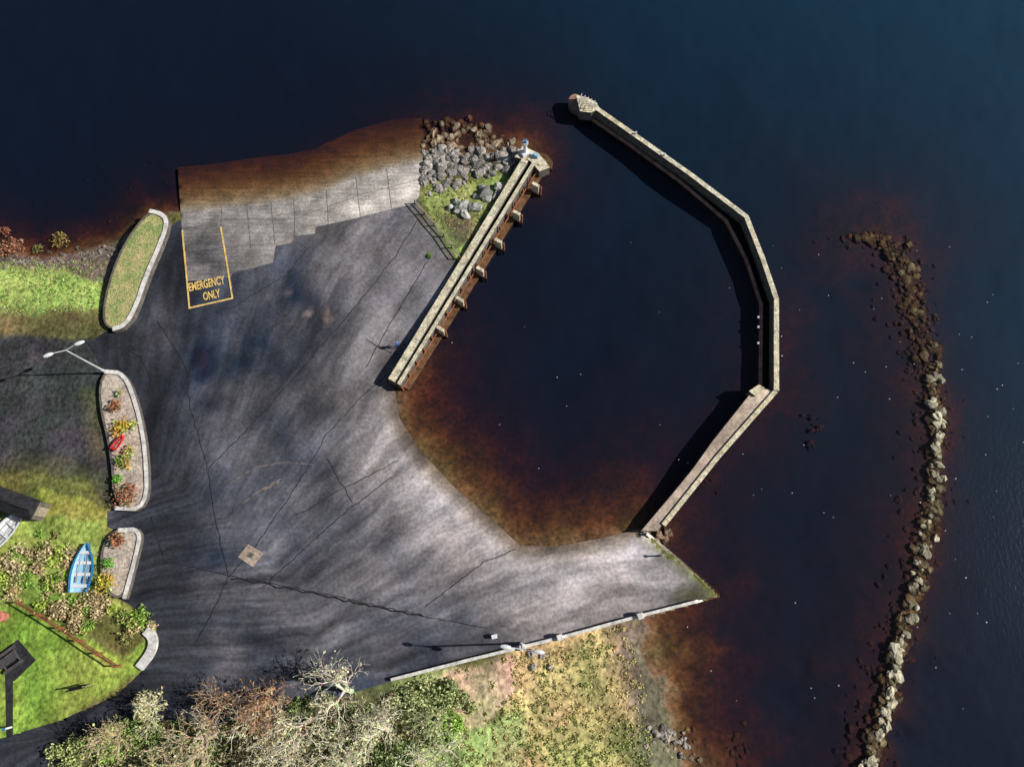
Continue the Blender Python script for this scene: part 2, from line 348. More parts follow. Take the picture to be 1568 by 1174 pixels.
# ------------------------------------------------------------------ asphalt apron
def acol(U,V):
    db=pd(U,V,beach)
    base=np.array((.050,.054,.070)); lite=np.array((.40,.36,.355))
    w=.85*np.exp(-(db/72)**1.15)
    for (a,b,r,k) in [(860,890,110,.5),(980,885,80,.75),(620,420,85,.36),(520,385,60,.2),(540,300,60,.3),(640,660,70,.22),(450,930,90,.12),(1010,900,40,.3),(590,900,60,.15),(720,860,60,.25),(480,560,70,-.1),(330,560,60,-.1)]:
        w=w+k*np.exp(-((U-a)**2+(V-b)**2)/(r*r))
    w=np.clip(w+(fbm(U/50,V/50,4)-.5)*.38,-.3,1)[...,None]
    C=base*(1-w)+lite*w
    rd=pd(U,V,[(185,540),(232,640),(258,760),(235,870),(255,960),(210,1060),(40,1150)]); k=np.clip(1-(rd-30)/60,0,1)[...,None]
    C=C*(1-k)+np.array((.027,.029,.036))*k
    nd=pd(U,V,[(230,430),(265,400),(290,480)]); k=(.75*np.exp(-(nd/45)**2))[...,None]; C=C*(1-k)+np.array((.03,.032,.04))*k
    g=(np.exp(-(pd(U,V,[(1000,825),(1090,905),(1040,912)])/13)**2)*.7)[...,None]; C=C*(1-g)+np.array((.20,.21,.08))*g
    g=(np.exp(-(pd(U,V,[(640,320),(700,400)])/7)**2)*.6)[...,None]; C=C*(1-g)+np.array((.16,.15,.07))*g
    for a,b,r in [(500,478,5),(503,490,5),(474,478,4),(467,482,3),(440,448,3)]:
        p=(np.exp(-(np.hypot(U-a,V-b)/r)**2)*.7)[...,None]; C=C*(1-p)+np.array((.45,.34,.28))*p
    s=(np.exp(-(db/9)**2)*.55)[...,None]; C=C*(1-s)+np.array((.42,.33,.25))*s
    return np.maximum(C,.012)
def afan(U,V):
    a=np.arctan2(1125-V,U-95); r=np.hypot(U-95,V-1125); Z0=0*U
    a2=a+.03*np.sin(r/170); fd=np.clip(r/420,0.25,1)
    wx=(fbm(U/40,V/40,41)-.5)*.5
    return {'fan':np.stack([a2*12*fd+wx,r/280,Z0],1),'fan2':np.stack([a2*34*fd+3+wx,r/130,Z0],1)}
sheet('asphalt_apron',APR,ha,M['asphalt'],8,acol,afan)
def rcol(U,V):
    c=np.array((.24,.22,.21)); w=np.clip((U-380)/260,0,1)*.6+np.exp(-(pd(U,V,rampl)/30)**2)*.1
    w=w+np.exp(-(pd(U,V,[(540,322),(600,305),(640,290)])/14)**2)*.6-np.exp(-((U-315)**2/1600+(V-390)**2/1600))*.35
    pan=np.floor(U/36)+np.floor((V+U*.25)/30)*7
    q=np.sin(pan*12.9)*43758.5; q=(q-np.floor(q)-.5)*.2
    w=np.clip(w+q,-.5,1.2)[...,None]
    out=c*(1-w)+np.array((.62,.56,.51))*w
    h=ha(U,V); uw=np.clip((.03-h)/.06,0,1)[...,None]; return out*(1-uw)+np.array((.42,.32,.21))*(1+q[...,None])*uw
sheet('concrete_slipway',RAMP,ha,M['ramp'],7,rcol,None,.03)
mb=MB()
for pth in [[(340,318),(338,345),(356,440)],[(378,313),(384,380)],[(415,308),(421,375)],[(450,303),(452,362)],[(500,290),(503,345)],[(545,272),(552,332)],[(592,258),(600,320)],[(281,350),(355,335),(450,335),(560,295),(640,275)],[(284,385),(345,378),(418,372)]]:
    strip(mb,pth,.05,.055,mi=0,wig=.3)
mb.build('slipway_joint_lines',[M['joint']])
mb=MB()
for pth in [[(250,858),(300,868),(350,880),(420,893),(480,905),(560,922),(640,940),(745,962)],[(350,882),(330,925),(300,985)],[(350,882),(385,845),(430,780),(480,700),(500,665),(560,600),(592,575)],
            [(318,718),(380,655),(440,590),(500,520),(560,450),(610,385),(640,335)],[(318,718),(290,620),(285,560),(240,490)],[(318,718),(330,800),(350,880)],[(450,790),(530,745),(610,705)],[(500,700),(540,770)],
            [(250,858),(232,790)],[(400,900),(520,790),(600,730)],[(650,930),(740,860),(790,840)],[(180,530),(215,545),(240,600)],[(560,520),(600,540)],[(660,390),(560,560)],[(355,470),(440,420),(470,380)]]:
    strip(mb,pth,.07,.02,mi=0,wig=1.3)
strip(mb,[(355,884),(480,908),(560,925),(650,943)],.14,.024,mi=0,wig=2.2)
mb.build('pavement_cracks',[M['crack']])
mb=MB()
for pth,w in [([(352,740),(372,725),(400,712),(440,706),(480,712)],.12),([(372,770),(395,750),(430,733)],.15),([(404,750),(418,740),(428,738)],.35)]:
    strip(mb,smoothp(pth),w,.025,mi=0,wig=1)
mb.build('tyre_scuff_marks',[M['scuff']])
mb=MB()
for pth in [[(279,352),(285,415),(290,472)],[(338,347),(347,400),(356,457)],[(290,471),(356,456)]]:
    strip(mb,pth,.19,.075,mi=0)
mb.build('lane_marking',[M['yellow']])
def ground_text(body,o,r,up,name):
    cu=bpy.data.curves.new(name,'FONT'); cu.body=body; cu.offset=.03
    ob=bpy.data.objects.new('t',cu); S.collection.objects.link(ob); bpy.context.view_layer.update()
    me=bpy.data.meshes.new_from_object(ob.evaluated_get(bpy.context.evaluated_depsgraph_get())); bpy.data.objects.remove(ob)
    n=len(me.vertices); co=np.zeros(n*3); me.vertices.foreach_get('co',co); co=co.reshape(-1,3)
    x=(co[:,0]-co[:,0].min())/np.ptp(co[:,0]); y=(co[:,1]-co[:,1].min())/np.ptp(co[:,1])
    U=o[0]+x*r[0]+y*up[0]; V=o[1]+x*r[1]+y*up[1]
    P=np.stack(T(U,V,ha(U,V)+.09),1)
    me.vertices.foreach_set('co',P.ravel().astype(np.float32)); me.materials.append(M['yellow']); me.update()
    S.collection.objects.link(bpy.data.objects.new(name,me))
ground_text('EMERGENCY',(290,446),(55,-12),(-2,-13),'emergency_road_lettering')
ground_text('ONLY',(312,460),(26,-6),(-2,-12.5),'only_road_lettering')
mb=MB(); q=[(364,852),(380,832),(403,846),(387,867)]
mb.prism([L(a,b,.06,ha) for a,b in q],.8,0); mb.prism([L(383.5+(a-383.5)*.3,849+(b-849)*.3,.075,ha) for a,b in q],.8,1)
mb.build('concrete_inspection_slab',[M['walk'],M['joint']],bevel=.02)
# ------------------------------------------------------------------ walls / piers
mb=MB()
def quad(mb,p,z,zb,mi,ms=None): mb.prism([T1(a,b,z) for a,b in p],zb,mi,ms)
ribbon(mb,[T1(a,b,1.62) for a,b in dens([(599,582),(804,244)],12)],.80,5,0,3,jit=.03)
ribbon(mb,[T1(a,b,1.5) for a,b in dens([(610,588),(817,249)],12)],.42,5,0,3,jit=.03)
ribbon(mb,[T1(a,b,.08) for a,b in dens([(620,593),(831,256)],12)],1.0,5,1,1,jit=.02)
for (a,b) in [(820,283),(791,326),(763,369),(735,412),(704,458),(674,503)]:
    c=T1(a,b,1.3); ang=math.atan2(.82,.52)
    mb.box((c.x,c.y,.3),(.30,.85,2.1),ang,0); mb.box((c.x,c.y,1.42),(.38,.9,.1),ang,0)
    mb.tube((c.x+.6,c.y-.36,-4),(c.x+.6,c.y-.36,1.5),.15,.13,8,2)
for a,b in dens([(614,590),(824,251)],21):
    c=T1(a,b,1.5); mb.box((c.x,c.y,0.6),(.16,.2,1.6),ang,2)
c0=T1(618,592,.75);c1=T1(828,252,.75); mb.tube(c0,c1,.08,.08,6,2)
quad(mb,[(788,240),(800,223),(824,234),(835,246),(842,256),(826,262),(812,246)],1.35,-5,0,3)
quad(mb,[(822,232),(838,236),(847,248),(845,259),(835,252)],.02,-5,1,1)
mb.build('west_quay_wall',[M['stone'],M['brownledge'],M['timber'],M['wallbody']],bevel=.03)
mb=MB(); c=T1(804,234,1.35)
mb.box((c.x,c.y,1.5),(1.0,1.0,.3),.5,0); mb.tube((c.x,c.y,1.6),(c.x,c.y,3.2),.25,.18,12,0); mb.tube((c.x,c.y,3.2),(c.x,c.y,3.3),.36,.36,12,1); mb.tube((c.x,c.y,3.3),(c.x,c.y,3.7),.18,.14,12,2)
for i in range(6):
    a=i*1.047; mb.tube((c.x+.33*math.cos(a),c.y+.33*math.sin(a),3.3),(c.x+.33*math.cos(a),c.y+.33*math.sin(a),3.7),.02,.02,5,1)
mb.box((c.x+1.2,c.y-.5,1.6),(.7,.35,.5),-.5,3); mb.tube((c.x+.3,c.y-.9,1.4),(c.x+.3,c.y-.9,2.4),.05,.05,6,1)
mb.build('harbour_beacon',[M['white'],M['metal'],M['blue'],M['ltblue']],bevel=.02)
mb=MB()
E=[(906,160),(975,208),(1060,268),(1143,331),(1168,395),(1189,457),(1189,597)]
ribbon(mb,[T1(a,b,1.45) for a,b in dens(E,12)],.56,6,0,3,jit=.04)
ribbon(mb,[T1(a,b,1.3) for a,b in dens([(1189,597),(1100,698),(1016,803)],12)],.48,6,0,3,jit=.04)
inn=[(884,165),(960,217),(1040,275),(1112,336),(1143,395),(1166,465),(1165,592)]
ribbon(mb,[T1(a,b,.22) for a,b in dens(inn,12)],.32,5,1,1,jit=.06)
ledge=inn+[(1182,597),(1182,460),(1137,335),(1060,274),(904,164)]
mb.prism([T1(a,b,-.45) for a,b in ledge],-5,3)
quad(mb,[(1158,592),(1186,598),(1100,694),(1014,802),(1008,812),(982,812),(1036,748),(1062,716),(1092,674),(1146,606)],1.12,-5,2,3)
quad(mb,[(1147,598),(1162,588),(1171,593),(1157,606)],1.4,-3,0,3)
quad(mb,[(882,145),(900,149),(914,157),(918,166),(905,172),(888,170)],1.45,-5,0,3)
quad(mb,smoothp([(872,147),(882,142),(896,152),(890,172),(878,168),(870,158)],2,True),.75,-5,1,3)
for i in range(5):
    c=T1(890+i*5,150+i*2.6,1.5); mb.tube((c.x,c.y,1.4),(c.x,c.y,2.3),.04,.04,6,4)
    c2=T1(887+i*5,158+i*2.6,1.5); mb.tube((c2.x,c2.y,1.4),(c2.x,c2.y,2.3),.04,.04,6,4); mb.tube((c.x,c.y,2.3),(c2.x,c2.y,2.3),.035,.035,6,4)
mb.tube(T1(890,150,2.3),T1(912,161,2.3),.04,.04,6,4)
for a,b in [(973,205),(1017,238),(1166,480),(1166,495),(1166,520)]:
    c=T1(a,b,1.4); c.z=1.4 if a<1100 else .15
    mb.tube((c.x,c.y,c.z),(c.x,c.y,c.z+.3),.1,.09,8,4); mb.tube((c.x,c.y,c.z+.3),(c.x,c.y,c.z+.36),.15,.15,8,4)
mb.build('east_breakwater_wall',[M['stone'],M['redstone'],M['walk'],M['wallbody'],M['metal']],bevel=.03)
mb=MB()
pth=dens([(1102,911),(980,942),(855,976),(720,1009),(598,1040)],12)
ribbon(mb,[L(a,b,.5,ha) for a,b in pth],.30,2.2,0,1,jit=.05)
for a,b in [(980,942),(857,975),(800,990)]:
    c=L(a,b,.6,ha); mb.box((c.x,c.y,c.z-.2),(.55,.55,1.0),.3,0)
mb.build('south_boundary_wall',[M['kerb'],M['wallbody']],bevel=.03)
mb=MB(); pth=dens([(990,816),(1045,861),(1102,910)],12)
ribbon(mb,[L(a,b,.28,ha) for a,b in pth],.3,4.5,0,1,jit=.05)
mb.build('apron_edge_kerb',[M['kerb'],M['wallbody']],bevel=.03)
def planter(name,outl,fill,pale,kw=.35,hk=.5):
    o=smoothp(outl,2,True); mb=MB(); zt=1.27+hk
    pts=[T1(a,b,zt) for a,b in dens(o,8,True)]
    mb.prism([Vector((p.x,p.y,zt-.12)) for p in pts],.9,2,2)
    ribbon(mb,[p-Vector((0,0,.02)) for p in pts],.2,.7,1,1,closed=True)  # dark masonry colour on this rim paints in the shade along its left side
    ribbon(mb,[T1(a,b,zt+.03) for a,b in dens(smoothp(pale,2),8)],kw,.7,0,1,jit=.05)  # pale concrete only on the right and bottom run, painting in its sunlit side
    return mb.build(name,[M['kerb'],M['wallbody'],fill])
planter('grass_planter',[(232,321),(256,332),(250,362),(224,420),(204,480),(184,503),(158,498),(160,455),(180,392),(206,348)],M['pgrass'],[(228,322),(246,326),(256,336),(250,362),(224,420),(206,474),(190,498),(172,503)],.5)
planter('shrub_planter',[(158,566),(192,570),(210,622),(223,690),(225,779),(174,776),(172,700),(150,610)],M['soil'],[(160,568),(190,570),(210,622),(223,690),(225,779),(176,777)],.4)
planter('driveway_planter',[(170,810),(218,808),(208,850),(190,918),(160,905),(152,850)],M['soil'],[(180,811),(216,809),(208,850),(190,916)],.4)
mb=MB(); ribbon(mb,[L(a,b,.35) for a,b in smoothp([(222,964),(234,975),(232,996),(212,1022)],2)],.8,1,0)
mb.build('curved_kerb_wall',[M['kerb']])
# ------------------------------------------------------------------ rocks
ico=bmesh.new(); bmesh.ops.create_icosphere(ico,subdivisions=2,radius=1); IV=np.array([v.co[:] for v in ico.verts]); IF=np.array([[v.index for v in f.verts] for f in ico.faces]); ico.free()
def rocks(name,items,flat=1):
    VV=[];FF=[];CC=[];o=0
    for (u,v,r,dz,col) in items:
        k=rng.integers(0,999); n=1+.32*(np.sin(IV@rng.normal(size=3)*2.1+k)+np.sin(IV@rng.normal(size=3)*3.7+k))*.7
        P=IV*n[:,None]*r*np.array((rng.uniform(.8,1.25),rng.uniform(.7,1.2),rng.uniform(.5,.85)*flat))
        a=rng.uniform(0,6.28); P=P@np.array([[math.cos(a),-math.sin(a),0],[math.sin(a),math.cos(a),0],[0,0,1]])
        c=T1(u,v,dz); VV.append(P+np.array(c)); FF.append(IF+o); o+=len(IV); CC.append(np.tile(np.array(col)*rng.uniform(.45,1.3),(len(IV),1)))
    return mesh_np(name,np.concatenate(VV),np.concatenate(FF),[M['rock']],np.concatenate(CC))
it=[];poly=[(650,186),(720,180),(795,222),(792,258),(735,272),(690,292),(646,300)]
while len(it)<360:
    u,v=random.uniform(640,800),random.uniform(180,300)
    if not inp([u],[v],poly)[0]: continue
    if v>272 and random.random()<.4: continue
    r=random.choice([.2,.25,.3,.36,.42,.5,.6])*random.uniform(.8,1.1); h=hs(u,v)
    dk=max(0,(240-v)/60); it.append((u,v,r,h+r*.2 if v>228 else -.12-dk*.30,(.34,.31,.28) if v>228 else (.34,.26,.18)))
rocks('shore_rocks',it,.85)
it=[]
for u,v,r in [(706,314,.8),(742,294,.85),(766,287,.65),(698,308,.45),(725,316,.7),(690,318,.4),(757,301,.45),(712,328,.55),(730,300,.4),(746,303,.55),(762,292,.45),(700,322,.5),(738,287,.4)]: it.append((u,v,r,hs(u,v)+r*.4,(.40,.40,.36)))
rocks('boulders',it)
it=[]
rp=dens(reef,3)
for i,(u,v) in enumerate(rp):
    low=v>560
    for k in range(3 if low else 4):
        s=random.gauss(0,6 if low else 11); r=random.uniform(.14,.38) if random.random()<.85 else random.uniform(.38,.58)
        z=random.uniform(-.36,-.14) if low else random.uniform(-.42,-.24)
        if low and random.random()<.18: z=random.uniform(-.12,.03)
        it.append((u+s,v+random.uniform(-4,4),r,z,(.50,.45,.32) if z>-.13 else (.26,.21,.12)))
rocks('breakwater_reef_rocks',it,.7)
it=[]
for _ in range(380):
    u,v=random.choice(rp); u+=random.gauss(-10,24); v+=random.uniform(-8,8); r=random.uniform(.12,.32); it.append((u,v,r,hs(u,v)+r*.2,(.34,.26,.17)))
for cu,cv,a,b,n in [(1250,655,7,16,16),(1030,1130,18,14,35),(1130,1150,10,20,14),(1080,745,16,20,8),(120,290,90,30,20)]:
    for _ in range(n):
        u,v=random.gauss(cu,a),random.gauss(cv,b); r=random.uniform(.10,.26); it.append((u,v,r,max(hs(u,v)+r*.2,-.48 if cu==1250 else -9),(.40,.32,.22)))
rocks('submerged_stones',it,.5)
it=[]
for _ in range(80):
    u=random.uniform(-20,185); v=395-max(0,(u-100))*.25+random.gauss(0,8); r=random.uniform(.08,.24); it.append((u,v,r,hs(u,v)+r*.2,(.24,.21,.18)))
for cu,cv,n in [(1018,1125,18),(1040,1135,8),(830,1010,4)]:
    for _ in range(n):
        u,v=random.gauss(cu,9),random.gauss(cv,8); r=random.uniform(.12,.34); it.append((u,v,r,hs(u,v)+r*.4,(.36,.32,.28)))
for u,v,r in [(1008,818,.6),(1018,826,.5),(1023,815,.5),(1005,828,.4)]: it.append((u,v,r,-.15,(.3,.2,.14)))
rocks('shoreline_stones',it)
mb=MB()
for _ in range(90):
    u=random.uniform(1150,1568) if random.random()<.75 else random.uniform(640,1150); v=random.uniform(350,1174)
    p=T1(u,v,.02); r=random.uniform(.03,.07); mb.add([(p.x+r*math.cos(t)*random.uniform(.7,1.3),p.y+r*math.sin(t),.02) for t in (0,1.2,2.5,3.8,5)],[(0,1,2,3,4)],0)
mb.build('floating_foam_flecks',[M['white']])
# ------------------------------------------------------------------ foliage
def leaves(name,clumps,size=(.10,.24)):
    VV=[];CC=[]
    for (x,y,z,rx,rz,n,col) in clumps:
        d=rng.normal(size=(n,3)); d/=np.linalg.norm(d,axis=1)[:,None]
        lob=1+.35*np.sin(d[:,0]*4+x*3)*np.cos(d[:,1]*5+y*2)+.15*np.sin(d[:,2]*9+x)
        rad=(rng.random(n)**.45)*lob
        P=np.array((x,y,z))+d*rad[:,None]*np.array((rx,rx,rz)); P[:,2]=np.maximum(P[:,2],z-rz*.5)
        a=rng.normal(size=(n,3));a/=np.linalg.norm(a,axis=1)[:,None]; b=np.cross(a,rng.normal(size=(n,3)));b/=np.linalg.norm(b,axis=1)[:,None]+1e-9
        s=rng.uniform(*size,n)[:,None]
        q=np.stack([P-a*s,P-b*s*.6,P+a*s,P+b*s*.6],1); VV.append(q.reshape(-1,3))
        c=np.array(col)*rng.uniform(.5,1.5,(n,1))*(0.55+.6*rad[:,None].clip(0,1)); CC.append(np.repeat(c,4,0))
    V=np.concatenate(VV); F=np.arange(len(V)).reshape(-1,4)
    return mesh_np(name,V,F,[M['leaf']],np.concatenate(CC))
def shrub(name,u,v,rpx,col,n=None,hz=.7,lift=0,col2=None):
    r=rpx*.066; p=L(u,v,lift); cl=[]
    for i in range(5):
        a=i*1.256+u; cl.append((p.x+math.cos(a)*r*.45,p.y+math.sin(a)*r*.45,p.z+r*.35*hz+random.uniform(0,.2),r*.6,r*.7*hz,int((n or r*r*200+80)/5),col2 if (col2 and i%2) else col))
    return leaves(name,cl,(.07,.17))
RUST=(.40,.15,.08);YEL=(.65,.44,.07);TAN=(.50,.39,.21);GR=(.24,.40,.07);OLV=(.30,.30,.10)
for u,v,r,c in [(178,622,12,RUST),(187,655,17,(.72,.40,.06)),(192,706,15,(.5,.33,.1)),(196,757,21,RUST),(182,733,8,GR),(182,826,13,RUST),(168,862,10,GR),(165,892,17,YEL),(205,650,7,(.5,.4,.14)),(183,602,6,TAN),(199,690,9,(.5,.34,.12)),(185,705,8,GR)]:
    shrub('planter_shrub',u,v,r,c,lift=.55,col2=(c[0]*.7,c[1]*1.3,c[2]))
for u,v,r,c in [(22,382,24,(.36,.17,.1)),(95,370,16,(.3,.22,.07)),(60,382,10,(.2,.2,.07)),(215,946,18,GR),(10,355,10,(.3,.12,.07)),(658,392,5,GR)]:
    shrub('shore_bush',u,v,r,c)
cl=[]
for _ in range(170):
    u,v=random.uniform(-60,235),random.uniform(812,985)
    if not inp([u],[v],[(-60,850),(30,835),(60,815),(100,800),(112,840),(115,900),(150,908),(190,925),(238,955),(225,975),(200,985),(150,975),(40,915),(-60,905)])[0]: continue
    p=L(u,v,0); r=random.uniform(.4,.9); cl.append((p.x,p.y,p.z+r*.4,r,r*.8,int(250*r),random.choice([TAN,GR,OLV,(.42,.52,.10),(.6,.48,.28),(.55,.42,.22)])))
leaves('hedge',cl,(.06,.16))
cl=[]
UG=[(100,1178),(150,1110),(210,1085),(330,1100),(420,1070),(600,1060),(690,1040),(700,1230),(60,1230)]
for _ in range(430):
    u,v=random.uniform(60,710),random.uniform(1040,1230)
    if not inp([u],[v],UG)[0]: continue
    p=L(u,v,0); r=random.uniform(.3,.7); cl.append((p.x,p.y,p.z+r*.2,r,r*.6,int(150*r),random.choice([(.22,.24,.09),(.2,.3,.08),(.34,.28,.15),(.34,.46,.13),(.50,.46,.26)])))
for cu,cv,c in [(170,1130,(.34,.48,.12)),(220,1125,(.30,.42,.12)),(690,1110,(.34,.54,.10)),(650,1085,(.50,.54,.25)),(120,1150,(.42,.46,.18)),(700,1060,(.38,.44,.18)),(560,1140,(.52,.52,.28)),(470,1150,(.48,.46,.26)),(610,1150,(.40,.50,.20)),(300,1150,(.36,.40,.16)),(380,1160,(.46,.42,.24))]:
    for _ in range(11):
        p=L(random.gauss(cu,14),random.gauss(cv,12),0); r=random.uniform(.4,.9); cl.append((p.x,p.y,p.z+r*.8,r,r,int(220*r),c))
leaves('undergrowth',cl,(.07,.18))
cl=[]
for _ in range(1800):
    u,v=random.uniform(560,1060),random.uniform(955,1230)
    if not inp([u],[v],[(600,1050),(855,985),(960,955),(985,1050),(1010,1230),(600,1230)])[0]: continue
    if inp([u],[v],[(685,1035),(780,1010),(785,1060),(700,1130)])[0] and random.random()<.85: continue
    p=L(u,v,0); r=random.uniform(.12,.4); q=fbm(np.array([u/40]),np.array([v/40]),3)[0]
    c=(.60,.52,.23) if q>.5 else (.40,.43,.15)
    if u<700: c=(.48,.55,.25)
    cl.append((p.x,p.y,p.z+.05,r,r*.4,int(20*r/.3),c))
for _ in range(420):
    u,v=random.uniform(-30,165),random.uniform(400,480)
    p=L(u,v,0); r=random.uniform(.12,.35); cl.append((p.x,p.y,p.z+.03,r,r*.4,12,random.choice([(.32,.5,.12),(.28,.4,.12),(.38,.37,.15)])))
for _ in range(260):
    u,v=random.uniform(640,790),random.uniform(262,400)
    if not inp([u],[v],[(642,300),(655,285),(785,268),(706,400)])[0]: continue
    p=L(u,v,0); r=random.uniform(.12,.35); cl.append((p.x,p.y,p.z+.03,r,r*.4,12,random.choice([(.40,.48,.15),(.38,.38,.14)])))
leaves('grass_tufts',cl,(.05,.13))
# ------------------------------------------------------------------ bare trees
def bare_tree(u,v,H,seed,col=(.46,.40,.28),wide=1.0,bud=None,name='bare_tree'):
    rnd=random.Random(seed); mb=MB(); base=L(u,v,-.2); tips=[]
    def br(p,d,ln,r,dep):
        q=p
        seg=3 if dep<2 else 2
        for i in range(seg):
            d=(d+Vector((rnd.gauss(0,.14),rnd.gauss(0,.14),rnd.gauss(.04,.08)))).normalized()
            q2=q+d*ln/seg; r2=r*(.88 if dep<4 else .6)
            mb.tube(q,q2,r,r2,6 if dep<2 else (4 if dep<3 else 3),0,col=tuple(min(.85,c*rnd.uniform(.75,1.2))*(.8 if dep<1 else 1) for c in col),cap=False); q=q2; r=r2
            if dep>=1 and dep<5 and i<seg-1:
                ax=Vector((rnd.gauss(0,1),rnd.gauss(0,1),rnd.gauss(.1,.5))).normalized(); br(q,(d*.6+ax*.8).normalized(),ln*.55,r*.55,dep+1)
        if dep>=5: tips.append(q); return
        n=rnd.choice([3,4]) if dep<2 else (3 if dep<3 else 2)
        for k in range(n):
            a=6.283*k/n+rnd.uniform(-.5,.5); o=d.orthogonal().normalized(); o2=d.cross(o)
            s=rnd.uniform(.5,1.0)*wide
            nd=(d+(o*math.cos(a)+o2*math.sin(a))*s).normalized()
            br(q,nd,ln*rnd.uniform(.68,.84),max(r*.70,.022),dep+1)
    br(base,Vector((rnd.gauss(0,.08),rnd.gauss(0,.08),1)).normalized(),H*.26,H*.034,0)
    o=mb.build(name,[M['bark']])
    if bud:
        tips=[t for t in tips if rnd.random()<.55]
        k=len(tips); P=np.array([t[:] for t in tips]); a=rng.normal(size=(k,3))*.065; b=rng.normal(size=(k,3))*.055
        q=np.stack([P-a,P-b,P+a,P+b],1).reshape(-1,3); c=np.repeat(np.array(bud)*rng.uniform(.6,1.4,(k,1)),4,0)
        o2=mesh_np('buds',q,np.arange(len(q)).reshape(-1,4),[M['leaf']],c); o2.parent=o
PALE=(.85,.77,.58);BRN=(.58,.34,.20)
for i,(u,v,H,c,w,bd) in enumerate([(540,1058,8.0,PALE,1.05,(.68,.60,.38)),(478,1100,7.5,PALE,1.1,(.6,.55,.3)),(420,1052,7,BRN,1.0,(.42,.25,.13)),(385,1118,7,PALE,1.1,(.6,.55,.32)),(600,1115,7,PALE,1.1,(.65,.62,.36)),
     (335,1120,7,(.7,.56,.40),1.1,(.45,.42,.22)),(246,1080,4.5,(.85,.78,.52),.8,(.65,.6,.28)),(195,1112,5,(.7,.54,.36),1.0,(.4,.45,.15)),(540,1150,7,PALE,1.1,(.6,.58,.32)),(650,1160,6.5,PALE,1.1,(.58,.62,.3)),(280,1165,6,(.75,.65,.42),1.1,(.42,.42,.18)),(440,1165,7,PALE,1.1,(.58,.55,.3)),(665,1100,4.5,(.6,.58,.36),1,(.5,.56,.26)),(360,1078,5.5,(.6,.4,.26),1.0,(.42,.28,.15))]):
    bare_tree(u,v,H,i*7+3,c,w,bd)
# ------------------------------------------------------------------ lamps
def lamp(u,v,H,ang,arm=1.3,f=ht):
    p=L(u,v,0,f); mb=MB(); zt=p.z+H
    mb.tube(p,(p.x,p.y,p.z+1.2),.16,.15,12,0); mb.tube((p.x,p.y,p.z+1.2),(p.x,p.y,zt),.10,.06,12,0)
    for s in(-1,1):
        dx,dy=math.cos(ang)*s,math.sin(ang)*s
        mb.tube((p.x,p.y,zt-.1),(p.x+dx*arm*.8,p.y+dy*arm*.8,zt+.25),.05,.04,8,0)
        n=10; L0=arm*.75;L1=arm*.75+1.05; nx,ny=-dy,dx; vs=[]
        for lev,(k,zz) in enumerate([(.6,.16),(1,.22),(.85,.34),(.35,.40)]):
            for i in range(n):
                a=6.283*i/n; lx=(L0+L1)/2+math.cos(a)*.52*k; ly=math.sin(a)*.2*k
                vs.append((p.x+dx*lx+nx*ly,p.y+dy*lx+ny*ly,zt+zz))
        fs=[(l*n+i,l*n+(i+1)%n,(l+1)*n+(i+1)%n,(l+1)*n+i) for l in range(3) for i in range(n)]+[tuple(range(n-1,-1,-1)),tuple(range(3*n,4*n))]
        mb.add(vs,fs,1)
    return mb.build('street_lamp',[M['metal'],M['white']])
lamp(166,571,7.3,math.radians(24)); lamp(798,984,7.0,math.radians(172),1.2,ha)
# ------------------------------------------------------------------ boats
def boat(cx,cy,z,ang,Ln=4.3,B=1.35,name='rowing_boat',hull=0):
    mb=MB(); ns=13; sec=[]
    for i in range(ns):
        t=i/(ns-1); x=(t-.5)*Ln; w=B/2*(min(1,(1-(max(0,t-.35)/.65)**2.2))*(.82+.18*min(1,t/.3))); w=max(w,.02); sh=.5+.18*(2*t-1)**2*(1 if t>.5 else .4)
        sec.append([(x,-w,sh),(x,-w*.82,.25),(x,-w*.4,.05),(x,0,0),(x,w*.4,.05),(x,w*.82,.25),(x,w,sh),(x,w*.80,sh),(x,w*.66,.27),(x,0,.1),(x,-w*.66,.27),(x,-w*.80,sh)])
    def tr(q): return (cx+q[0]*math.cos(ang)-q[1]*math.sin(ang),cy+q[0]*math.sin(ang)+q[1]*math.cos(ang),z+q[2])
    k=12; vs=[tr(q) for s in sec for q in s]
    out=[];inn=[];gun=[]
    for i in range(ns-1):
        for j in range(k):
            f=(i*k+j,(i+1)*k+j,(i+1)*k+(j+1)%k,i*k+(j+1)%k)
            (out if j<6 else gun if j in(6,11) else inn).append(f)
    out.append(tuple(range(k)));out.append(tuple(range((ns-1)*k,ns*k))[::-1])
    o=len(mb.v); mb.add(vs,out,0); mb.f+=[tuple(a+o for a in q) for q in inn+gun]; mb.m+=[1]*len(inn)+[0]*len(gun)
    for x,wd in [(-1.6,.9),(-.6,1.05),(.4,1.0),(1.3,.6)]:
        x*=Ln/4.3; p=tr((x,0,.42)); mb.box(p,(.3,B*wd*.78,.04),ang,2)
    p=tr((0,0,.1)); mb.box(p,(Ln*.75,.08,.06),ang,0)
    for s in(-1,1):
        a=tr((-.2*Ln,s*B*.18,.5));b2=tr((.28*Ln,s*B*.12,.48)); mb.tube(a,b2,.025,.025,6,3); mb.box(tr((-.25*Ln,s*B*.18,.5)),(.12*Ln,.13,.03),ang,3)
    return mb.build(name,[M['blue'],M['ltblue'],M['white'],M['greytimber']])
p=L(131,868,.18); boat(p.x,p.y,p.z,math.radians(90),4.6,2.3)
mb=MB()
for v in(848,886):
    a=L(100,v,.12);b2=L(160,v,.12); mb.box(((a.x+b2.x)/2,(a.y+b2.y)/2,a.z-.02),((b2-a).length,.12,.14),0,0)
mb.build('boat_trestle',[M['greytimber']])
p=L(16,808,.2); o=boat(p.x,p.y,p.z,math.radians(55),4.6,1.9,'white_dinghy'); o.data.materials[0]=M['white']; o.data.materials[1]=M['white']
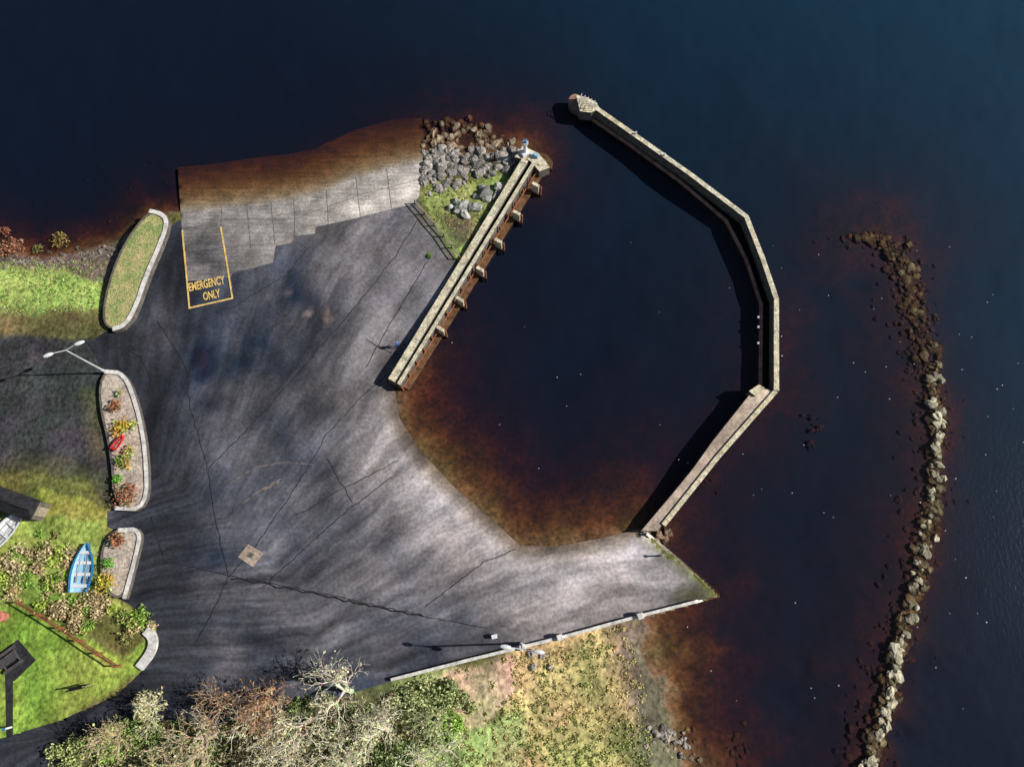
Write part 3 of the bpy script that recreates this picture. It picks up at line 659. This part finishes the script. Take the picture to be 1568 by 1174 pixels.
p=L(183,678,.68); o=boat(p.x,p.y,p.z-.1,math.radians(60),1.7,.7,'red_kayak')
for i in range(3): o.data.materials[i]=M['red']
# ------------------------------------------------------------------ shed
e=bpy.data.objects.new('stone_shed',None); S.collection.objects.link(e)
q=[(-70,722),(58,768),(46,795),(-82,748)]; pts=[T1(a,b,3.4) for a,b in q]
c=sum(pts,Vector())/4; dv=(pts[1]-pts[0]).normalized(); n_=Vector((-dv.y,dv.x,0)); Lh=(pts[1]-pts[0]).length/2; W=(pts[3]-pts[0]).length/2+.2
def pt(a,b,z): return Vector((c.x,c.y,0))+dv*a+n_*b+Vector((0,0,z))
mb=MB(); mb.prism([pt(-Lh+.2,-W+.2,3.2),pt(Lh-.2,-W+.2,3.2),pt(Lh-.2,W-.2,3.2),pt(-Lh+.2,W-.2,3.2)],.8,0); o=mb.build('walls',[M['wallbody']]); o.parent=e
mb=MB(); v8=[pt(-Lh,-W,3.2),pt(Lh,-W,3.2),pt(Lh,W,3.2),pt(-Lh,W,3.2),pt(-Lh,0,4.1),pt(Lh,0,4.1)]
mb.add(v8,[(0,1,5,4),(2,3,4,5),(1,2,5),(3,0,4),(0,3,2,1)],0); mb.tube(v8[4],v8[5],.09,.09,8,0); o=mb.build('roof',[M['dark']]); o.parent=e
mb=MB(); d=pt(Lh-.19,0,1.9); mb.box(d,(.08,.9,1.9),math.atan2(dv.y,dv.x),0); o=mb.build('door',[M['greytimber']]); o.parent=e
# ------------------------------------------------------------------ fences
def fence(name,path,h=1.1,mat='timber',rails=(.45,.95),sp=26,f=ht,w=.12):
    mb=MB(); p=dens(path,sp); P=[L(a,b,0,f) for a,b in p]
    for q in P: mb.box((q.x,q.y,q.z+h/2),(w,w,h),0,0)
    for a,b in zip(P[:-1],P[1:]):
        for r in rails: mb.tube(a+Vector((0,0,h*r)),b+Vector((0,0,h*r)),w*.42,w*.42,4,0)
    mb.build(name,[M[mat]])
fence('timber_fence',[(36,921),(100,960),(186,1018)],1.3,w=.17)
fence('timber_rail_fence',[(636,312),(680,362),(704,396)],1.0,'greytimber',w=.14,sp=18)
sheet('garden_path',[(8,1030),(20,1030),(20,1128),(10,1130)],ht,M['dark'],6,None,None,.05)
sheet('paved_pad',[(-12,1008),(28,978),(55,1010),(22,1042)],ht,M['dark'],6,None,None,.06)
mb=MB(); p=L(20,1008,0); a=math.radians(38)
def loc(x,y,z): return (p.x+x*math.cos(a)-y*math.sin(a),p.y+x*math.sin(a)+y*math.cos(a),p.z+z)
for y in(-.3,-.1,.1,.3): mb.box(loc(0,y,.76),(1.9,.17,.05),a)
for y in(-.8,.8): mb.box(loc(0,y,.45),(1.9,.3,.05),a)
for x in(-.7,.7):
    mb.box(loc(x,0,.4),(.08,1.7,.08),a); mb.box(loc(x,0,.7),(.08,.8,.06),a)
    for s in(-1,1): mb.tube(loc(x,s*.25,.74),loc(x,s*.62,.03),.045,.045,6)
mb.build('picnic_table',[mk('dark_timber',(.09,.08,.08),[('pos',3,.7,1.3,3)])])
mb=MB(); p=L(128,1050,0)
for s in(-.7,.7): mb.box((p.x+s,p.y+s*.2,p.z+.7),(.09,.09,1.4),.2,1)
mb.box((p.x,p.y,p.z+1.15),(1.6,.06,.8),.2,0,.35); mb.build('information_sign',[M['dark'],M['greytimber']])
mb=MB(); p=L(18,1112,0); mb.tube(p,p+Vector((0,0,1.0)),.1,.09,10,0); mb.tube(p+Vector((0,0,1.0)),p+Vector((0,0,1.12)),.14,.14,10,1); mb.build('bollard',[M['white'],M['blue']])
mb=MB(); p=L(8,943,0); mb.tube(p+Vector((0,0,.05)),p+Vector((0,0,.9)),.42,.5,12,0); mb.tube(p+Vector((0,0,.9)),p+Vector((0,0,1.0)),.54,.4,12,0); mb.build('red_bin',[mk('faded_red',(.55,.2,.15),[('pos',3,.8,1.1,3)])])
mb=MB(); p=L(757,973,0,ha); mb.box((p.x,p.y,p.z+.25),(.5,.35,.5),.2,0); mb.box((p.x,p.y,p.z+.56),(.55,.4,.12),.2,0,.2); mb.build('utility_box',[M['white']],bevel=.04)
mb=MB(); p=L(1011,850,0,ha); mb.tube(p,p+Vector((0,0,.9)),.09,.08,8,0); mb.tube(p+Vector((0,0,.9)),p+Vector((0,0,1.0)),.16,.12,8,0); mb.build('mooring_post',[M['greytimber']])
# ------------------------------------------------------------------ person
p=L(611,531,0,ha)
J=[(0,0,.95),(0,0,1.15),(0,0,1.38),(0,0,1.5),(0,.02,1.62),(0,.02,1.72)]
Rr=[(.15,.12),(.14,.11),(.17,.12),(.065,.065),(.095,.11),(.07,.08)]
Ed=[(0,1),(1,2),(2,3),(3,4),(4,5)]
def ch(par,pts):
    for (q,r) in pts: J.append(q);Rr.append((r,r));Ed.append((par,len(J)-1)); par=len(J)-1
    return par
for s in(-1,1):
    ch(0,[((s*.1,0,.88),.1),((s*.12,.05*s,.5),.065),((s*.13,-.03*s,.09),.045),((s*.14,.14,.04),.04)])
    w=ch(2,[((s*.19,0,1.4),.065),((s*.27,-.03,1.12),.048),((s*.26,.12,.9),.034),((s*.255,.16,.83),.03)])
    for k in range(4): ch(w,[((s*(.235+.015*k),.18+.004*k,.79),.009),((s*(.235+.015*k),.19,.75+.004*abs(k-1)),.008)])
    ch(w,[((s*.225,.19,.83),.01),((s*.21,.21,.80),.009)])
ch(4,[((0,.12,1.62),.02)])
me=bpy.data.meshes.new('person'); me.from_pydata(J,Ed,[]); ob=bpy.data.objects.new('person',me); S.collection.objects.link(ob)
sk=ob.modifiers.new('s','SKIN')
if not me.skin_vertices: bpy.context.view_layer.objects.active=ob; bpy.ops.mesh.customdata_skin_add()
for i,r in enumerate(Rr): me.skin_vertices[0].data[i].radius=r
me.skin_vertices[0].data[0].use_root=True
sb=ob.modifiers.new('u','SUBSURF'); sb.levels=2; sb.render_levels=2
m,nt,b=newmat('clothing'); tc=N(nt,'ShaderNodeTexCoord'); sp=N(nt,'ShaderNodeSeparateXYZ'); nt.links.new(tc.outputs['Object'],sp.inputs[0])
r=N(nt,'ShaderNodeValToRGB'); r.color_ramp.interpolation='CONSTANT'; el=r.color_ramp.elements; el[0].color=(.02,.02,.03,1); el[1].position=.46; el[1].color=(.03,.14,.55,1)
x=el.new(.745); x.color=(.55,.33,.24,1); x=el.new(.835); x.color=(.06,.035,.02,1)
nt.links.new(mth(nt,'DIVIDE',sp.outputs[2],2.0),r.inputs[0]); nt.links.new(r.outputs[0],b.inputs['Base Color']); b.inputs['Roughness'].default_value=.85
me.materials.append(m); ob.location=p; ob.rotation_euler=(0,0,.8)
# ------------------------------------------------------------------ light, sky, camera
EL=math.radians(37); sd=Vector((math.cos(EL)*math.cos(.03),math.cos(EL)*math.sin(.03),math.sin(EL)))
W_=bpy.data.worlds.new('World'); S.world=W_; W_.use_nodes=True; nt=W_.node_tree
sk=nt.nodes.new('ShaderNodeTexSky'); sk.sky_type='NISHITA'; sk.sun_disc=False; sk.sun_elevation=EL; sk.sun_rotation=math.pi/2-.03
nt.links.new(sk.outputs[0],nt.nodes['Background'].inputs[0]); nt.nodes['Background'].inputs[1].default_value=.05
sl=bpy.data.lights.new('sun','SUN'); sl.energy=5.0; sl.angle=math.radians(.5); sl.color=(1,.965,.90)
so=bpy.data.objects.new('sun',sl); S.collection.objects.link(so); so.rotation_euler=sd.to_track_quat('Z','Y').to_euler()
cam=bpy.data.cameras.new('camera'); cam.sensor_width=36; cam.lens=36*F/1568; cam.clip_end=8000; cam.clip_start=.5
co=bpy.data.objects.new('camera',cam); S.collection.objects.link(co); co.location=(0,0,HC); co.rotation_euler=(TILT,0,0); S.camera=co
S.view_settings.view_transform='Standard'; S.view_settings.look='None'; S.view_settings.exposure=0
